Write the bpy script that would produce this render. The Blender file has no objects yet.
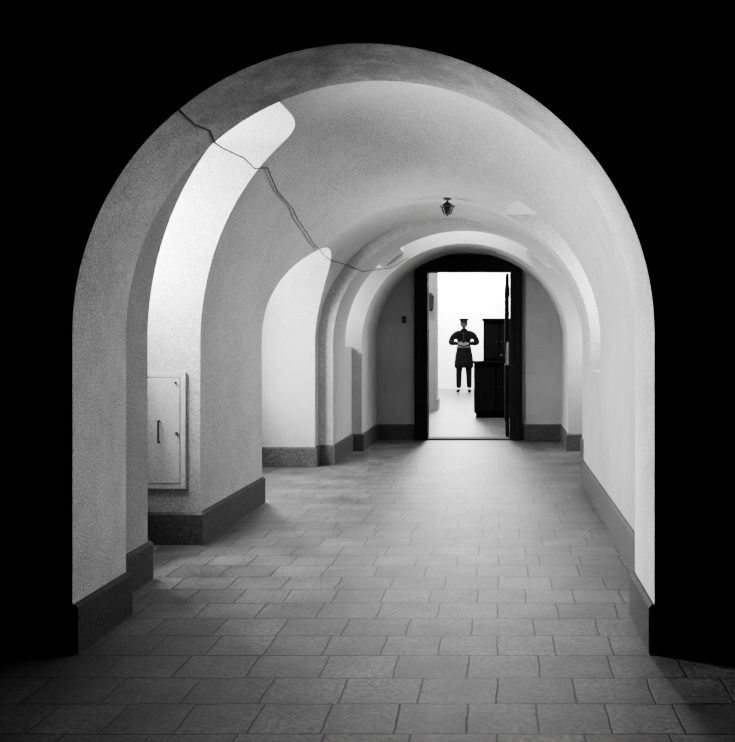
import bpy, bmesh, math, random
from mathutils import Vector, Matrix
random.seed(3)
C=bpy.context
col=C.scene.collection

# ------------------------------------------------------------ materials
def mat(name, c, rough=0.7, noise=0.0, nscale=8, bump=0.0, bscale=60, metal=0.0, stain=None, spec=0.5, soot=False):
    m=bpy.data.materials.new(name); m.use_nodes=True
    nt=m.node_tree; b=nt.nodes['Principled BSDF']
    b.inputs['Base Color'].default_value=(c,c,c,1); b.inputs['Roughness'].default_value=rough
    b.inputs['Metallic'].default_value=metal; b.inputs['Specular IOR Level'].default_value=spec
    tc=nt.nodes.new('ShaderNodeTexCoord')
    if noise>0:
        n=nt.nodes.new('ShaderNodeTexNoise'); n.inputs['Scale'].default_value=nscale; n.inputs['Detail'].default_value=8
        n.inputs['Roughness'].default_value=0.75
        nt.links.new(tc.outputs['Object'],n.inputs['Vector'])
        r=nt.nodes.new('ShaderNodeMapRange'); r.inputs[1].default_value=0.40; r.inputs[2].default_value=0.60
        r.inputs[3].default_value=c*(1-noise); r.inputs[4].default_value=min(1,c*(1+noise))
        nt.links.new(n.outputs['Fac'],r.inputs[0])
        out=r.outputs[0]
        def mul(a,b_):
            mu=nt.nodes.new('ShaderNodeMath'); mu.operation='MULTIPLY'
            nt.links.new(a,mu.inputs[0]); nt.links.new(b_,mu.inputs[1]); return mu.outputs[0]
        if stain:
            n2=nt.nodes.new('ShaderNodeTexNoise'); n2.inputs['Scale'].default_value=stain[0]; n2.inputs['Detail'].default_value=9
            n2.inputs['Roughness'].default_value=0.75
            nt.links.new(tc.outputs['Object'],n2.inputs['Vector'])
            r2=nt.nodes.new('ShaderNodeMapRange'); r2.inputs[1].default_value=0.42; r2.inputs[2].default_value=0.6
            r2.inputs[3].default_value=1.0; r2.inputs[4].default_value=stain[1]
            nt.links.new(n2.outputs['Fac'],r2.inputs[0])
            out=mul(out,r2.outputs[0])
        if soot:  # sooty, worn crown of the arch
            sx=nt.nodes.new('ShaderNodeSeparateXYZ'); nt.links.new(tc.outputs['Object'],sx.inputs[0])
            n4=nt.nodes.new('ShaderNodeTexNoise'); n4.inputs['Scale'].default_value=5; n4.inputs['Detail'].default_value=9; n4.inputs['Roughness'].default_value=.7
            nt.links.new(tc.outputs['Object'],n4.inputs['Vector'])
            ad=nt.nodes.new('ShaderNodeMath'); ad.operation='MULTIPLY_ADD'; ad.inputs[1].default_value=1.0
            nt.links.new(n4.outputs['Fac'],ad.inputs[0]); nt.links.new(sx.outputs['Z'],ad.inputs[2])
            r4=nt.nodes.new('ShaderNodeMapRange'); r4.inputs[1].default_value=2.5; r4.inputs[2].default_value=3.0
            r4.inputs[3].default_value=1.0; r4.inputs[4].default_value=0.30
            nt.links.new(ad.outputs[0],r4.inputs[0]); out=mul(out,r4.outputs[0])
        nt.links.new(out,b.inputs['Base Color'])
    if bump>0:
        n=nt.nodes.new('ShaderNodeTexNoise'); n.inputs['Scale'].default_value=bscale; n.inputs['Detail'].default_value=6
        nt.links.new(tc.outputs['Object'],n.inputs['Vector'])
        bp=nt.nodes.new('ShaderNodeBump'); bp.inputs['Strength'].default_value=bump; bp.inputs['Distance'].default_value=0.01
        nt.links.new(n.outputs['Fac'],bp.inputs['Height']); nt.links.new(bp.outputs[0],b.inputs['Normal'])
    return m
M_plaster=mat('plaster',0.23,0.9,0.45,110,0.35,90,stain=(1.1,0.80))
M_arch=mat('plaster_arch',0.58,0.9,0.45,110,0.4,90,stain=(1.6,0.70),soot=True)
M_unlit=mat('unlit_plaster',0.006,0.95,0.3,6,0.2,40,spec=0.1)  # near-black base colour carries the shade of the unlit front room
M_base=mat('base_stone',0.026,0.75,0.7,70,0.3,60,spec=0.2)
M_wood=mat('dark_wood',0.004,0.7,0.3,10,0.1,30,spec=0.08)
M_white=mat('white_paint',0.85,0.7,0.03,20)
M_metal=mat('dark_metal',0.01,0.6,0,1,metal=0.0,spec=0.2)
M_panel=mat('panel_paint',0.28,0.5,0.3,90)
M_line=mat('panel_gap',0.05,0.8)
M_cloth=mat('dark_cloth',0.004,0.95,0.2,30,spec=0.03)
M_glove=mat('grey_cotton',0.10,0.8)
M_brass=mat('dull_brass',0.04,0.6)
M_skin=mat('skin',0.05,0.6,spec=0.2)
M_hair=mat('hair',0.01,0.7)
M_hall=mat('hall_plaster',0.88,0.8,0.03,20)

def floor_mat():
    m=bpy.data.materials.new('stone_tiles'); m.use_nodes=True
    nt=m.node_tree; b=nt.nodes['Principled BSDF']; L=nt.links.new
    tc=nt.nodes.new('ShaderNodeTexCoord')
    nz=nt.nodes.new('ShaderNodeTexNoise'); nz.inputs['Scale'].default_value=5
    L(tc.outputs['Object'],nz.inputs['Vector'])
    mx=nt.nodes.new('ShaderNodeMix'); mx.data_type='VECTOR'; mx.inputs[0].default_value=0.02
    L(tc.outputs['Object'],mx.inputs[4]); L(nz.outputs['Color'],mx.inputs[5])
    br=nt.nodes.new('ShaderNodeTexBrick'); br.offset=0.42; br.offset_frequency=2; br.squash=0.85; br.squash_frequency=3
    L(mx.outputs[1],br.inputs['Vector'])
    br.inputs['Scale'].default_value=1; br.inputs['Brick Width'].default_value=0.27; br.inputs['Row Height'].default_value=0.235
    br.inputs['Mortar Size'].default_value=0.0042; br.inputs['Mortar Smooth'].default_value=0.5
    br.inputs['Color1'].default_value=(0.085,0.085,0.085,1); br.inputs['Color2'].default_value=(0.045,0.045,0.045,1)
    br.inputs['Mortar'].default_value=(0.010,0.010,0.010,1); br.inputs['Bias'].default_value=0
    n=nt.nodes.new('ShaderNodeTexNoise'); n.inputs['Scale'].default_value=50; n.inputs['Detail'].default_value=10; n.inputs['Roughness'].default_value=0.9
    L(tc.outputs['Object'],n.inputs['Vector'])
    r=nt.nodes.new('ShaderNodeMapRange'); r.inputs[1].default_value=0.43; r.inputs[2].default_value=0.57; r.inputs[3].default_value=0.1; r.inputs[4].default_value=1.9
    L(n.outputs['Fac'],r.inputs[0])
    n3=nt.nodes.new('ShaderNodeTexNoise'); n3.inputs['Scale'].default_value=3; n3.inputs['Detail'].default_value=8; n3.inputs['Roughness'].default_value=0.7
    L(tc.outputs['Object'],n3.inputs['Vector'])
    r3=nt.nodes.new('ShaderNodeMapRange'); r3.inputs[1].default_value=0.35; r3.inputs[2].default_value=0.65; r3.inputs[3].default_value=0.4; r3.inputs[4].default_value=1.35
    L(n3.outputs['Fac'],r3.inputs[0])
    v=nt.nodes.new('ShaderNodeVectorMath'); v.operation='SCALE'
    L(br.outputs['Color'],v.inputs[0]); L(r.outputs[0],v.inputs['Scale'])
    v2=nt.nodes.new('ShaderNodeVectorMath'); v2.operation='SCALE'
    L(v.outputs[0],v2.inputs[0]); L(r3.outputs[0],v2.inputs['Scale'])
    L(v2.outputs[0],b.inputs['Base Color'])
    b.inputs['Roughness'].default_value=0.36
    sp=nt.nodes.new('ShaderNodeMapRange'); sp.inputs[3].default_value=0.20; sp.inputs[4].default_value=0.07
    L(br.outputs['Fac'],sp.inputs[0]); L(sp.outputs[0],b.inputs['Specular IOR Level'])
    inv=nt.nodes.new('ShaderNodeMath'); inv.operation='MULTIPLY_ADD'; inv.inputs[1].default_value=-1; inv.inputs[2].default_value=1
    L(br.outputs['Fac'],inv.inputs[0])
    ad=nt.nodes.new('ShaderNodeMath'); ad.operation='MULTIPLY_ADD'; ad.inputs[1].default_value=1.0
    L(n.outputs['Fac'],ad.inputs[0]); L(inv.outputs[0],ad.inputs[2])
    bp=nt.nodes.new('ShaderNodeBump'); bp.inputs['Strength'].default_value=0.6; bp.inputs['Distance'].default_value=0.006
    L(ad.outputs[0],bp.inputs['Height']); L(bp.outputs[0],b.inputs['Normal'])
    return m
M_floor=floor_mat()

# ------------------------------------------------------------ mesh helpers
def obj(name, me, m=None, parent=None):
    o=bpy.data.objects.new(name,me); col.objects.link(o)
    if m: me.materials.append(m)
    if parent: o.parent=parent
    return o
def frompy(name,V,F,m=None,parent=None,smooth=False):
    me=bpy.data.meshes.new(name); me.from_pydata(V,[],F); me.update()
    bm=bmesh.new(); bm.from_mesh(me); bmesh.ops.recalc_face_normals(bm,faces=bm.faces); bm.to_mesh(me); bm.free()
    if smooth:
        me.polygons.foreach_set('use_smooth',[True]*len(me.polygons))
    return obj(name,me,m,parent)
def boxes(name,bl,m=None,parent=None,bevel=0.0):
    bm=bmesh.new()
    for (x0,x1,y0,y1,z0,z1) in bl:
        vs=[bm.verts.new(p) for p in [(x0,y0,z0),(x1,y0,z0),(x1,y1,z0),(x0,y1,z0),(x0,y0,z1),(x1,y0,z1),(x1,y1,z1),(x0,y1,z1)]]
        for f in [(3,2,1,0),(4,5,6,7),(0,1,5,4),(1,2,6,5),(2,3,7,6),(3,0,4,7)]: bm.faces.new([vs[i] for i in f])
    if bevel>0: bmesh.ops.bevel(bm,geom=bm.edges[:],offset=bevel,segments=2,affect='EDGES')
    me=bpy.data.meshes.new(name); bm.to_mesh(me); bm.free()
    return obj(name,me,m,parent)
def lathe(name,prof,seg,loc,m,parent=None,axis='Z',smooth=True,sx=1,sy=1):
    V=[];F=[]
    for (r,z) in prof:
        for k in range(seg):
            a=2*math.pi*k/seg
            p=(r*math.cos(a)*sx,r*math.sin(a)*sy,z)
            if axis=='Y': p=(p[0],p[2],p[1])
            if axis=='X': p=(p[2],p[0],p[1])
            V.append((p[0]+loc[0],p[1]+loc[1],p[2]+loc[2]))
    n=len(prof)
    for i in range(n-1):
        for k in range(seg):
            F.append((i*seg+k,i*seg+(k+1)%seg,(i+1)*seg+(k+1)%seg,(i+1)*seg+k))
    F.append(tuple(range(seg))); F.append(tuple((n-1)*seg+k for k in range(seg)))
    return frompy(name,V,F,m,parent,smooth)
def empty(name):
    e=bpy.data.objects.new(name,None); col.objects.link(e); return e

# ------------------------------------------------------------ corridor cavity (union of vaulted volumes)
SP=1.25
def ring(cx,w,H,sp,n=64):
    P=[(cx-w,-0.02)]
    for i in range(n+1):
        a=math.pi*(1-i/n); P.append((cx+w*math.cos(a),sp+H*math.sin(a)))
    P.append((cx+w,-0.02)); return P
def loft(name,secs):
    V=[];F=[];n=None
    for (Y,P) in secs:
        n=len(P); V+=[(p[0],Y,p[1]) for p in P]
    for i in range(len(secs)-1):
        for k in range(n):
            F.append((i*n+k,i*n+(k+1)%n,(i+1)*n+(k+1)%n,(i+1)*n+k))
    F.append(tuple(range(n))); F.append(tuple((len(secs)-1)*n+k for k in range(n)))
    return frompy(name,V,F)
CX=-0.553; W=1.299
KH=[(4.0,1.55),(5.6,1.55),(6.95,1.20),(7.4,1.18),(8.2,1.26),(9.5,1.26)]
def Hs(Y):
    for (a,ha),(b,hb) in zip(KH,KH[1:]):
        if Y<=b:
            t=(Y-a)/(b-a); t=t*t*(3-2*t); return ha+(hb-ha)*t
    return KH[-1][1]
s1=loft('c1',[(3.6,ring(-0.546,1.166,1.166,1.28)),(4.3,ring(-0.546,1.166,1.166,1.28))])
s2=loft('c2',[(4.11+(9.16-4.11)*i/60,ring(CX,W,Hs(4.11+(9.16-4.11)*i/60),SP)) for i in range(61)])
s4=loft('c4',[(8.0,ring(-0.40,1.30,1.22,SP)),(10.3,ring(-0.40,1.30,1.22,SP))])
s5=loft('c5',[(10.1,ring(-0.40,1.18,1.13,SP)),(11.5,ring(-0.40,1.18,1.13,SP))])
def boxc(x0,x1,y0,y1,z0,z1): return boxes('cb',[(x0,x1,y0,y1,z0,z1)])
def archc(x0,x1,y0,y1,spr,rise,ex=1.0):
    c=(y0+y1)/2; r=(y1-y0)/2
    P=[(y0,-0.02)]
    for i in range(33):
        a=math.pi*(1-i/32); ca,sa=math.cos(a),max(0,math.sin(a))
        P.append((c+r*math.copysign(abs(ca)**ex,ca),spr+rise*sa**ex))
    P.append((y1,-0.02))
    V=[(x0,y,z) for y,z in P]+[(x1,y,z) for y,z in P]; n=len(P)
    return frompy('ca',V,[(k,(k+1)%n,n+(k+1)%n,n+k) for k in range(n)]+[tuple(range(n)),tuple(range(n,2*n))])
WX=-2.42
r1=archc(WX,-0.9,4.73,5.56,2.44,0.14,0.6)
r2=archc(-2.55,-1.0,7.0,9.0,1.40,0.68)
r3=boxc(0.0,1.1,6.68,7.42,1.02,2.30)
r4=boxc(0.2,1.5,9.86,10.3,-0.02,2.1)  # recess added to hold the light for the last rib
r5=boxc(-2.3,-0.9,9.90,10.3,1.20,2.1)
r6=boxc(-1.1,0.3,9.90,10.3,1.9,3.0)  # slot cut for the added rooflight
for cobj in (s1,s4,s5,r1,r2,r3,r4,r5,r6):
    md=s2.modifiers.new('u','BOOLEAN'); md.operation='UNION'; md.solver='EXACT'; md.object=cobj
C.view_layer.update()
dg=C.evaluated_depsgraph_get()
me=bpy.data.meshes.new_from_object(s2.evaluated_get(dg))
for o in (s1,s2,s4,s5,r1,r2,r3,r4,r5,r6): bpy.data.objects.remove(o)
bm=bmesh.new(); bm.from_mesh(me)
bmesh.ops.remove_doubles(bm,verts=bm.verts,dist=0.0004)
bmesh.ops.recalc_face_normals(bm,faces=bm.faces)
kill=[]
for f in bm.faces:
    c=f.calc_center_median()
    if c.z<-0.015 or (abs(f.normal.y)>.99 and (c.y<3.605 or c.y>11.49)): kill.append(f)
bmesh.ops.delete(bm,geom=kill,context='FACES')
def cut(co,no):
    bmesh.ops.bisect_plane(bm,geom=bm.verts[:]+bm.edges[:]+bm.faces[:],plane_co=co,plane_no=no,dist=0.0001)
cut((0,0,SP),(0,0,1))
bmesh.ops.reverse_faces(bm,faces=bm.faces[:])
def part(name,test):
    b=bm.copy()
    bmesh.ops.delete(b,geom=[f for f in b.faces if not test(f.calc_center_median())],context='FACES')
    m_=bpy.data.meshes.new(name); b.to_mesh(m_); b.free()
    m_.polygons.foreach_set('use_smooth',[True]*len(m_.polygons))
    m_.set_sharp_from_angle(angle=math.radians(28))
    return obj(name,m_,M_plaster)
part('wall_left',lambda c:c.z<SP and c.x<-0.5)
part('wall_right',lambda c:c.z<SP and c.x>=-0.5)
vault=part('ceiling',lambda c:c.z>=SP)
bm.free()
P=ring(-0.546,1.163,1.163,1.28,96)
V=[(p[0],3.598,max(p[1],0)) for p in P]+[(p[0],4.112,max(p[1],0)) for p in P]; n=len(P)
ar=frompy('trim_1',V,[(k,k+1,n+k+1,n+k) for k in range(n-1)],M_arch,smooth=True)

# front wall with the arched opening
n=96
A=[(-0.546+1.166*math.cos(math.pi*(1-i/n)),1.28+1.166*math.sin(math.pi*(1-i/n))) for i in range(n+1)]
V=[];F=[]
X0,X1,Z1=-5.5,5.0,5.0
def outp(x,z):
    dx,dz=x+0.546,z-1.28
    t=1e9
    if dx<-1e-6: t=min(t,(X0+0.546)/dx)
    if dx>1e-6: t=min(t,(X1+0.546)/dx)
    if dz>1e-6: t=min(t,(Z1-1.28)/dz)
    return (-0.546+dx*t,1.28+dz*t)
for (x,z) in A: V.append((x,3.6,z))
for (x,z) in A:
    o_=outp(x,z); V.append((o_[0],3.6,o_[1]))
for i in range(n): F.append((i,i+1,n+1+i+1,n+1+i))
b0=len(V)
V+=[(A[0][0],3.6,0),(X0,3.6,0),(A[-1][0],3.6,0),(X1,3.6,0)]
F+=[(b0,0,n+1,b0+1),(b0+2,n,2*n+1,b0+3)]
wf=frompy('wall_front',V,F,M_unlit)

# floor
boxes('floor',[(-5.5,5.0,-1.0,24.2,-0.12,0.0)],M_floor)

# back wall w/ door hole
boxes('wall_back',[(-4.5,-0.95,11.5,11.7,0,3.6),(0.155,4.0,11.5,11.7,0,3.6),(-0.95,0.155,11.5,11.7,2.17,3.6)],M_plaster)
# far hall
boxes('wall_hall_left',[(-4.6,-4.5,11.7,24.2,0,3.6)],M_hall)
boxes('wall_hall_right',[(4.0,4.1,11.7,24.2,0,3.6)],M_hall)
boxes('wall_hall_end',[(-4.6,4.1,24.0,24.2,0,3.6)],M_hall)
boxes('ceiling_hall',[(-4.6,4.1,11.5,24.2,3.6,3.7)],M_hall)

# baseboards
def baseboard(name,pts,side,h=0.2,t=0.022):
    pr=[(t,0.0),(t,h-0.015),(t*0.45,h),(-0.003,h)]
    N=len(pts); V=[];F=[]
    for i,(x,y) in enumerate(pts):
        ns=[]
        for a,b in ((i-1,i),(i,i+1)):
            if a<0 or b>=N: continue
            dx=pts[b][0]-pts[a][0]; dy=pts[b][1]-pts[a][1]; l=math.hypot(dx,dy)
            ns.append((dy/l*side,-dx/l*side))
        if len(ns)==1: nn=ns[0]
        else:
            d=1+ns[0][0]*ns[1][0]+ns[0][1]*ns[1][1]
            nn=((ns[0][0]+ns[1][0])/d,(ns[0][1]+ns[1][1])/d)
        for (o_,z) in pr: V.append((x+nn[0]*o_,y+nn[1]*o_,z))
    k=len(pr)
    for i in range(N-1):
        for j in range(k-1): F.append((i*k+j,(i+1)*k+j,(i+1)*k+j+1,i*k+j+1))
    F.append(tuple(range(k))); F.append(tuple((N-1)*k+j for j in range(k)))
    return frompy(name,V,F,M_base)
baseboard('baseboard_left',[(-1.709,3.6),(-1.709,4.11),(-1.852,4.11),(-1.852,4.73),(WX,4.73),(WX,5.56),(-1.852,5.56),(-1.852,7.0),(-2.55,7.0),(-2.55,9.0),(-1.852,9.0),(-1.852,9.16),(-1.70,9.16),(-1.70,10.3),(-1.58,10.3),(-1.58,11.5)],1)
baseboard('baseboard_right',[(0.617,3.6),(0.617,4.11),(0.746,4.11),(0.746,8.0),(0.90,8.0),(0.90,9.86),(1.5,9.86),(1.5,10.3),(0.78,10.3),(0.78,11.5)],-1)
baseboard('baseboard_back',[(-1.58,11.5),(-1.095,11.5)],1)
baseboard('baseboard_back',[(0.287,11.5),(0.78,11.5)],1)

# windows (in recesses) ------------------------------------------------
def window(idx,x,y0,y1,z0,z1,dirx,power,nrow=3):
    e=empty('window_%d'%idx)
    f=0.035; d=0.05*dirx
    xa,xb=sorted((x,x+d))
    bl=[(xa,xb,y0,y0+f,z0,z1),(xa,xb,y1-f,y1,z0,z1),(xa,xb,y0+f,y1-f,z0,z0+f),(xa,xb,y0+f,y1-f,z1-f,z1)]
    xs=sorted((x+0.015*dirx,x+0.045*dirx)); ym=(y0+y1)/2
    bl.append((xs[0],xs[1],ym-.012,ym+.012,z0+f,z1-f))
    for i in range(1,nrow):
        zz=z0+(z1-z0)*i/nrow; bl.append((xs[0]+.002*1,xs[1]-.002,y0+f,y1-f,zz-.01,zz+.01))
    boxes('frame',bl,M_white,e)
    xs=sorted((x,x+0.10*dirx)); boxes('sill',[(xs[0],xs[1],y0-0.01,y1+0.01,z0-0.04,z0)],M_white,e)
    L=bpy.data.lights.new('daylight','AREA'); L.shape='RECTANGLE'; L.size=(y1-y0)-2*f; L.size_y=(z1-z0)-2*f; L.energy=power
    lo=bpy.data.objects.new('daylight',L); col.objects.link(lo); lo.parent=e
    lo.location=(x+0.012*dirx,ym,(z0+z1)/2)
    lo.rotation_euler=Vector((dirx,0,0)).to_track_quat('-Z','Z').to_euler()
    return e
window(1,WX,4.80,5.50,1.42,2.42,1,560)
window(2,-2.55,7.3,8.7,0.8,1.85,1,400)
window(3,1.1,6.74,7.39,1.12,2.24,-1,190)
window(4,1.5,9.90,10.27,0.6,2.05,-1,340,4)  # added window, put in to light the face of the last rib
window(5,-2.3,9.93,10.28,1.28,2.05,1,260)
# invented rooflight, added to brighten the crown of the last rib
e=empty('window_6')
zz=2.99
boxes('frame',[(-1.08,-1.04,9.92,10.28,zz-.05,zz),(0.24,0.28,9.92,10.28,zz-.05,zz),(-1.04,0.24,9.92,9.95,zz-.05,zz),(-1.04,0.24,10.25,10.28,zz-.05,zz),(-.41,-.39,9.95,10.25,zz-.05,zz-.01)],M_white,e)
L=bpy.data.lights.new('daylight','AREA'); L.shape='RECTANGLE'; L.size=1.26; L.size_y=0.28; L.energy=110
lo=bpy.data.objects.new('daylight',L); col.objects.link(lo); lo.parent=e; lo.location=(-0.4,10.1,zz-.012)

# hall fill: unseen ceiling panels added to whiten the hall behind the guard
hl=empty('hall_fill')
for k,(x,y,pw) in enumerate([(-1.0,14.5,280),(-1.0,18.5,500),(-1.0,23.3,1500)]):
    boxes('hall_fill_panel_%d'%k,[(x-0.95,x+0.95,y-0.45,y+0.45,3.55,3.6)],M_white,hl)
    L=bpy.data.lights.new('hall_fill_area','AREA'); L.shape='RECTANGLE'; L.size=1.8; L.size_y=0.8; L.energy=pw
    lo=bpy.data.objects.new('hall_fill_area_%d'%k,L); col.objects.link(lo); lo.parent=hl; lo.location=(x,y,3.54)

# door frame + open leaf ------------------------------------------------
def door():
    e=empty('door_1')
    fx0,fx1,ix0,ix1=-1.09,0.282,-0.923,0.128
    zt,zi=2.327,2.147
    boxes('frame',[(fx0,ix0,11.44,11.5,0,zt),(ix1,fx1,11.44,11.5,0,zt),(ix0,ix1,11.44,11.5,zi,zt)],M_wood,e)
    boxes('jamb',[(-0.949,ix0,11.5,11.72,0,zi),(ix1,0.154,11.5,11.72,0,zi),(-0.949,0.154,11.5,11.72,zi,2.169)],M_wood,e)
    boxes('moulding',[(fx0+.03,fx0+.05,11.425,11.44,0,zt-.03),(ix0-.05,ix0-.03,11.425,11.44,0,zi+.03),(ix1+.03,ix1+.05,11.425,11.44,0,zi+.03),(fx1-.05,fx1-.03,11.425,11.44,0,zt-.03),(fx0+.05,fx1-.05,11.425,11.44,zt-.05,zt-.03),(ix0-.03,ix1+.03,11.425,11.44,zi+.03,zi+.05),(fx0-.02,fx1+.02,11.40,11.5,zt,zt+.025)],M_wood,e)
    lx0,lx1=0.075,0.12
    boxes('leaf',[(lx0,lx1,11.70,12.68,0.012,2.14)],M_wood,e,0.004)
    boxes('leaf_panels',[(lx0-.012,lx0,11.85,12.53,z0,z1) for z0,z1 in ((0.2,0.95),(1.15,2.0))],M_wood,e,0.005)
    lathe('knob',[(0.012,0),(0.012,-.03),(0.028,-.045),(0.03,-.06),(0.015,-.072)],16,(lx0,12.58,1.05),M_metal,e,axis='X')
    boxes('lock_plate',[(lx0+.008,lx1-.008,11.694,11.70,0.95,1.25)],M_panel,e)
    boxes('hinges',[(lx1-.004,lx1+.006,11.69,11.73,z,z+.11) for z in (.3,1.1,1.85)],M_metal,e)
    boxes('threshold',[(ix0,ix1,11.46,11.7,0,0.02)],M_base,e)
door()

# switch ---------------------------------------------------------------
e=empty('light_switch')
boxes('plate',[(-1.255,-1.195,11.485,11.5,1.49,1.58)],M_metal,e,0.003)
boxes('toggle',[(-1.232,-1.218,11.465,11.485,1.525,1.545)],M_metal,e,0.002)

# electrical cabinet door on the jamb of the first recess --------------------
e=empty('electrical_panel')
y=5.56
px0,px1,pz0,pz1=-2.33,-1.945,0.355,1.055
boxes('backing',[(px0,px1,y-0.008,y,pz0,pz1)],M_line,e)
f=.022
boxes('frame',[(px0-.01,px0+f,y-.022,y,pz0-.01,pz1+.01),(px1-f,px1+.01,y-.022,y,pz0-.01,pz1+.01),(px0+f,px1-f,y-.022,y,pz0-.01,pz0+f),(px0+f,px1-f,y-.022,y,pz1-f,pz1+.01)],M_panel,e,0.002)
boxes('door_leaf',[(px0+f+.003,px1-f-.003,y-.024,y-.009,pz0+f+.003,pz1-f-.003)],M_panel,e,0.002)
boxes('handle',[(-2.098,-2.088,y-.055,y-.045,0.63,0.77),(-2.098,-2.088,y-.045,y-.024,0.63,0.642),(-2.098,-2.088,y-.045,y-.024,0.758,0.77)],M_metal,e,0.002)
lathe('lock',[(.010,-.024),(.010,-.034),(.005,-.036)],16,(-1.987,y,0.69),M_metal,e,axis='Y')
lathe('latch',[(.007,-.024),(.007,-.034),(.004,-.036)],16,(-1.995,y,1.0),M_metal,e,axis='Y')

# ceiling lantern --------------------------------------------------------
def lantern():
    e=empty('ceiling_lantern'); x,y=-0.43,7.35; k_=0.8
    t=SP+Hs(y)*math.sqrt(1-((x-CX)/W)**2)
    e.location=(x,y,t); e.scale=(k_,k_,k_)
    lathe('canopy',[(0.002,0.0),(0.045,-.002),(0.04,-.018),(0.012,-.026),(0.008,-.05)],20,(0,0,.001),M_metal,e)
    lathe('roof',[(0.008,-.035),(0.03,-.05),(0.085,-.085),(0.08,-.092)],6,(0,0,0),M_metal,e,smooth=False)
    vv=[];ff=[]
    for k in range(6):
        a=math.pi/3*k
        p0=Vector((.062*math.cos(a),.062*math.sin(a),-.088)); p1=Vector((.036*math.cos(a),.036*math.sin(a),-.155))
        b=len(vv)
        for p in (p0,p1):
            for dx,dy in ((-.006,-.006),(.006,-.006),(.006,.006),(-.006,.006)): vv.append((p.x+dx,p.y+dy,p.z))
        ff+=[(b+i,b+(i+1)%4,b+4+(i+1)%4,b+4+i) for i in range(4)]+[(b,b+1,b+2,b+3),(b+4,b+5,b+6,b+7)]
    frompy('bars',vv,ff,M_metal,e)
    lathe('bulb_glass',[(0.012,-.088),(.04,-.100),(.04,-.13),(.008,-.15)],16,(0,0,0),M_metal,e)
    lathe('base',[(0.042,-.153),(0.045,-.162),(0.012,-.172),(0.012,-.18),(0.004,-.19)],12,(0,0,0),M_metal,e)
lantern()

# cable -------------------------------------------------------------------
def surf(Y):
    if Y<4.11: return (-0.546,1.163,1.163,1.28)
    if Y<9.16: return (CX,W,Hs(Y),SP)
    if Y<10.3: return (-0.40,1.30,1.22,SP)
    return (-0.40,1.18,1.13,SP)
def proj(x,Y,z,ins=0.008):
    cx,w,h,sp=surf(Y); k=math.sqrt(((x-cx)/w)**2+((z-sp)/h)**2)
    k=(1-ins)/k
    return (cx+(x-cx)*k,Y,sp+(z-sp)*k)
def dense(raw,n,ins):
    out=[]
    for a,b in zip(raw,raw[1:]):
        for i in range(n): out.append(proj(*[a[j]+(b[j]-a[j])*i/n for j in range(3)],ins))
    out.append(proj(*raw[-1],ins)); return out
pts=dense([(-1.288,3.59,2.186),(-1.30,3.8,2.18),(-1.285,3.95,2.19),(-1.31,4.105,2.17)],3,0.006)
pts=[(pts[0][0]-0.005,3.585,pts[0][2]+.005)]+pts
pts+=[(-1.36,4.4,2.2),(-1.42,5.0,2.27),(-1.50,5.50,2.31)]
pts+=dense([(-1.47,5.62,2.36),(-1.49,6.0,2.26),(-1.48,6.34,2.21)],6,0.015)
pts+=dense([(-1.50,6.5,2.17),(-1.52,7.2,2.06),(-1.528,8.0,1.99),(-1.528,8.33,1.98),(-1.50,9.0,1.99)],8,0.02)
pts+=dense([(-1.42,9.2,1.98),(-1.38,9.5,2.01),(-1.34,9.88,2.05)],4,0.03)
pts+=[(-1.24,10.2,2.09),(-1.18,10.285,2.13),(-1.10,10.285,2.185),(-1.04,10.285,2.22)]
cu=bpy.data.curves.new('power_cable','CURVE'); cu.dimensions='3D'; cu.bevel_depth=0.0042; cu.bevel_resolution=3
sp=cu.splines.new('POLY'); sp.points.add(len(pts)-1)
for q,p in zip(sp.points,pts): q.co=(*p,1)
co=bpy.data.objects.new('power_cable',cu); col.objects.link(co); cu.materials.append(M_metal)

# cabinet in hall ----------------------------------------------------------
def cabinet():
    e=empty('cabinet'); y0,y1=14.8,15.3
    boxes('lower_body',[(-.43,.30,y0,y1,.08,.90)],M_wood,e,.006)
    boxes('plinth',[(-.40,.27,y0+.03,y1-.02,0,.08)],M_wood,e)
    boxes('counter',[(-.45,.32,y0-.03,y1,.90,.935)],M_wood,e,.006)
    boxes('doors',[(-.40,-.075,y0-.018,y0,.12,.86),(-.055,.27,y0-.018,y0,.12,.86)],M_wood,e,.005)
    boxes('upper_body',[(-.28,.26,y0+.12,y1,.935,1.60)],M_wood,e,.006)
    boxes('upper_doors',[(-.26,-.02,y0+.10,y0+.12,.97,1.57),(0.0,.24,y0+.10,y0+.12,.97,1.57)],M_wood,e,.005)
    boxes('cornice',[(-.30,.28,y0+.08,y1,1.60,1.645)],M_wood,e,.008)
    for k,(x,z,yy) in enumerate([(-.10,.5,y0-.018),(-.03,.5,y0-.018),(-.045,1.25,y0+.10),(.025,1.25,y0+.10)]):
        lathe('knob_%d'%k,[(.006,0),(.006,-.015),(.014,-.02),(.012,-.03)],12,(x,yy,z),M_metal,e,axis='Y')
cabinet()

# pilaster with wall lantern in hall -----------------------------------------
boxes('pilaster',[(-1.75,-1.16,16.4,16.9,0,3.6),(-1.78,-1.13,16.37,16.93,0,.2),(-1.79,-1.12,16.36,16.94,3.4,3.6)],M_plaster)
e=empty('wall_lantern')
boxes('bracket',[(-1.27,-1.23,16.25,16.4,2.08,2.12)],M_metal,e)
lathe('body',[(.02,2.14),(.07,2.08),(.06,2.07),(.045,1.86),(.05,1.85),(.01,1.80)],6,(-1.25,16.24,0),M_metal,e,smooth=False)

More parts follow.
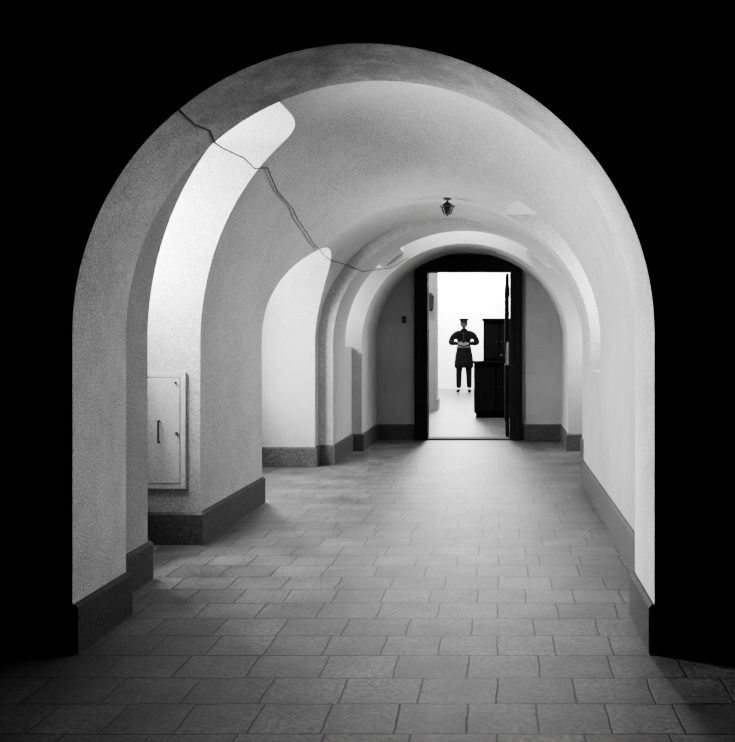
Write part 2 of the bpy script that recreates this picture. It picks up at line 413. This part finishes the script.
# ------------------------------------------------------------ guard
def skinned(name,verts,edges,m,parent,root=0,sub=1):
    me=bpy.data.meshes.new(name); me.from_pydata([v[0] for v in verts],edges,[])
    o=obj(name,me,m,parent)
    md=o.modifiers.new('skin','SKIN'); md.use_smooth_shade=True
    for i,v in enumerate(verts):
        sv=me.skin_vertices[0].data[i]; r=v[1]; sv.radius=r if isinstance(r,tuple) else (r,r); sv.use_root=(i==root)
    s=o.modifiers.new('sub','SUBSURF'); s.levels=sub+1; s.render_levels=sub+1
    return o
def guard(loc):
    e=empty('guard')
    HZ=0.06
    body=[((0,0,.93),(.16,.12)),((0,0,1.10),(.155,.12)),((0,0,1.28),(.20,.13)),((0,.005,1.42),(.175,.115)),((0,.01,1.50),(.075,.07)),((0,.005,1.575),(.062,.062))]
    E=[(0,1),(1,2),(2,3),(3,4),(4,5)]
    for s in (-1,1):
        b=len(body)
        body+=[((s*.19,.01,1.425),.095),((s*.285,.02,1.32),.082),((s*.335,.03,1.19),.070),((s*.22,-.13,1.14+HZ),.055),((s*.12,-.215,1.12+HZ),.040)]
        E+=[(3,b),(b,b+1),(b+1,b+2),(b+2,b+3),(b+3,b+4)]
        b=len(body)
        body+=[((s*.10,0,.86),.105),((s*.11,-.01,.68),.095),((s*.12,-.015,.50),.082),((s*.125,.015,.30),.074),((s*.13,.02,.10),.066)]
        E+=[(0,b),(b,b+1),(b+1,b+2),(b+2,b+3),(b+3,b+4)]
    skinned('uniform',body,E,M_cloth,e)
    lathe('coat_skirt',[(.170,1.10),(.19,1.0),(.215,.88),(.23,.70),(.235,.60),(.225,.60)],32,(0,0,0),M_cloth,e,sy=.75)
    lathe('belt',[(.170,1.085),(.192,1.087),(.194,1.12),(.172,1.122)],28,(0,0,0),M_glove,e,sy=.8)
    boxes('belt_buckle',[(-.035,.035,-.168,-.152,1.075,1.13)],M_brass,e,.004)
    lathe('collar',[(.08,1.48),(.085,1.50),(.075,1.55),(.064,1.55)],20,(0,.008,0),M_cloth,e)
    for k,z in enumerate((1.42,1.36,1.30)):
        lathe('button_%d'%k,[(.012,0),(.011,-.006),(.004,-.008)],10,(0,-.135,z),M_brass,e,axis='Y')
    for s in (-1,1):
        skinned('shoe_%s'%('l' if s<0 else 'r'),[((s*.13,.05,.05),(.042,.045)),((s*.135,-.04,.048),(.045,.042)),((s*.145,-.13,.036),(.045,.032)),((s*.15,-.18,.032),(.032,.026))],[(0,1),(1,2),(2,3)],M_cloth,e)
    for s in (-1,1):
        V=[((s*.135,-.205,1.12),(.034,.036)),((s*.085,-.225,1.115),(.036,.028)),((s*.045,-.23,1.11),(.034,.022))]
        ED=[(0,1),(1,2)]
        for k in range(4):
            z=1.138-.019*k; l=(.030,.036,.034,.026)[k]
            b=len(V)
            V+=[((s*.035,-.232,z),.0095),((s*(.035-l),-.242+(.01*s),z-.004),.009),((s*(.03-l),-.225+(.02*s),z-.012),.008)]
            ED+=[(2,b),(b,b+1),(b+1,b+2)]
        b=len(V)
        V+=[((s*.075,-.235,1.142),.012),((s*.05,-.25,1.162),.010),((s*.03,-.248,1.17),.009)]
        ED+=[(1,b),(b,b+1),(b+1,b+2)]
        h=skinned('hand_%s'%('l' if s<0 else 'r'),V,ED,M_glove,e)
        h.location=(0,0,HZ)
    bm=bmesh.new(); bmesh.ops.create_uvsphere(bm,u_segments=32,v_segments=24,radius=1)
    for v in bm.verts:
        x,y,z=v.co
        fx=.086*(1-.20*max(0,-z)**1.5); fy=.102
        v.co=Vector((x*fx,y*fy*(1-.12*max(0,-z)),z*.120))
        if y<0:
            g=lambda a,b,sx,sz: math.exp(-((v.co.x-a)/sx)**2-((v.co.z-b)/sz)**2)
            v.co.y-=.024*g(0,-.022,.011,.022)+.010*g(0,-.095,.025,.02)+.006*g(0,-.062,.025,.012)
            v.co.y+=.010*g(.032,.008,.014,.011)+.010*g(-.032,.008,.014,.011)
    for f in bm.faces: f.smooth=True
    me=bpy.data.meshes.new('head'); bm.to_mesh(me); bm.free()
    h=obj('head',me,M_skin,e); h.location=(0,-.012,1.665)
    for s in (-1,1):
        lathe('ear',[(.004,-.01),(.02,-.008),(.024,0),(.014,.008),(.004,.009)],14,(s*.088,0,1.66),M_skin,e,axis='X',sx=.7,sy=1.3)
        lathe('eye',[(.002,-.006),(.009,-.003),(.011,0),(.009,.004)],12,(s*.032,-.099,1.673),M_hair,e,axis='Y',sy=.5)
    boxes('mouth',[(-.022,.022,-.114,-.10,1.60,1.606)],M_hair,e,.002)
    lathe('hair',[(.080,1.645),(.090,1.67),(.092,1.72),(.084,1.74)],24,(0,.014,0),M_hair,e,sy=1.12)
    lathe('cap_band',[(.090,1.712),(.097,1.715),(.099,1.742),(.092,1.745)],32,(0,-.005,0),M_cloth,e,sy=1.15)
    lathe('cap_crown',[(.094,1.742),(.118,1.757),(.124,1.768),(.112,1.785),(.075,1.797),(.01,1.802)],32,(0,-.005,0),M_cloth,e,sy=1.08)
    V=[];F=[]
    N=14
    for k in range(N+1):
        a=math.pi*(1.12+.76*k/N)
        V.append((.094*math.cos(a),-.005+.1*math.sin(a),1.722)); V.append((.103*math.cos(a),-.015+.155*math.sin(a),1.695))
        V.append((.094*math.cos(a),-.005+.1*math.sin(a),1.718)); V.append((.103*math.cos(a),-.015+.155*math.sin(a),1.691))
    for k in range(N):
        b=4*k; F+=[(b,b+1,b+5,b+4),(b+2,b+3,b+7,b+6),(b+1,b+3,b+7,b+5)]
    frompy('cap_visor',V,F,M_metal,e,True)
    lathe('cap_badge',[(.014,0),(.012,-.005),(.004,-.008)],8,(0,-.116,1.745),M_brass,e,axis='Y')
    e.location=loc; e.scale=(1.02,1.02,1.02)
guard((-0.89,22.2,0))

# ------------------------------------------------------------ world, camera
w=bpy.data.worlds.new('World'); C.scene.world=w; w.use_nodes=True
w.node_tree.nodes['Background'].inputs[0].default_value=(0.5,0.5,0.5,1)
w.node_tree.nodes['Background'].inputs[1].default_value=0.006
cam=bpy.data.cameras.new('camera'); co=bpy.data.objects.new('camera',cam); col.objects.link(co)
co.location=(0,0,1.25); co.rotation_euler=(math.radians(90),0,0)
cam.sensor_width=36; cam.sensor_fit='HORIZONTAL'
cam.lens=36*900/735
cam.shift_x=-(500-367.5)/735; cam.shift_y=-(371-342)/735
cam.clip_end=100
C.scene.camera=co
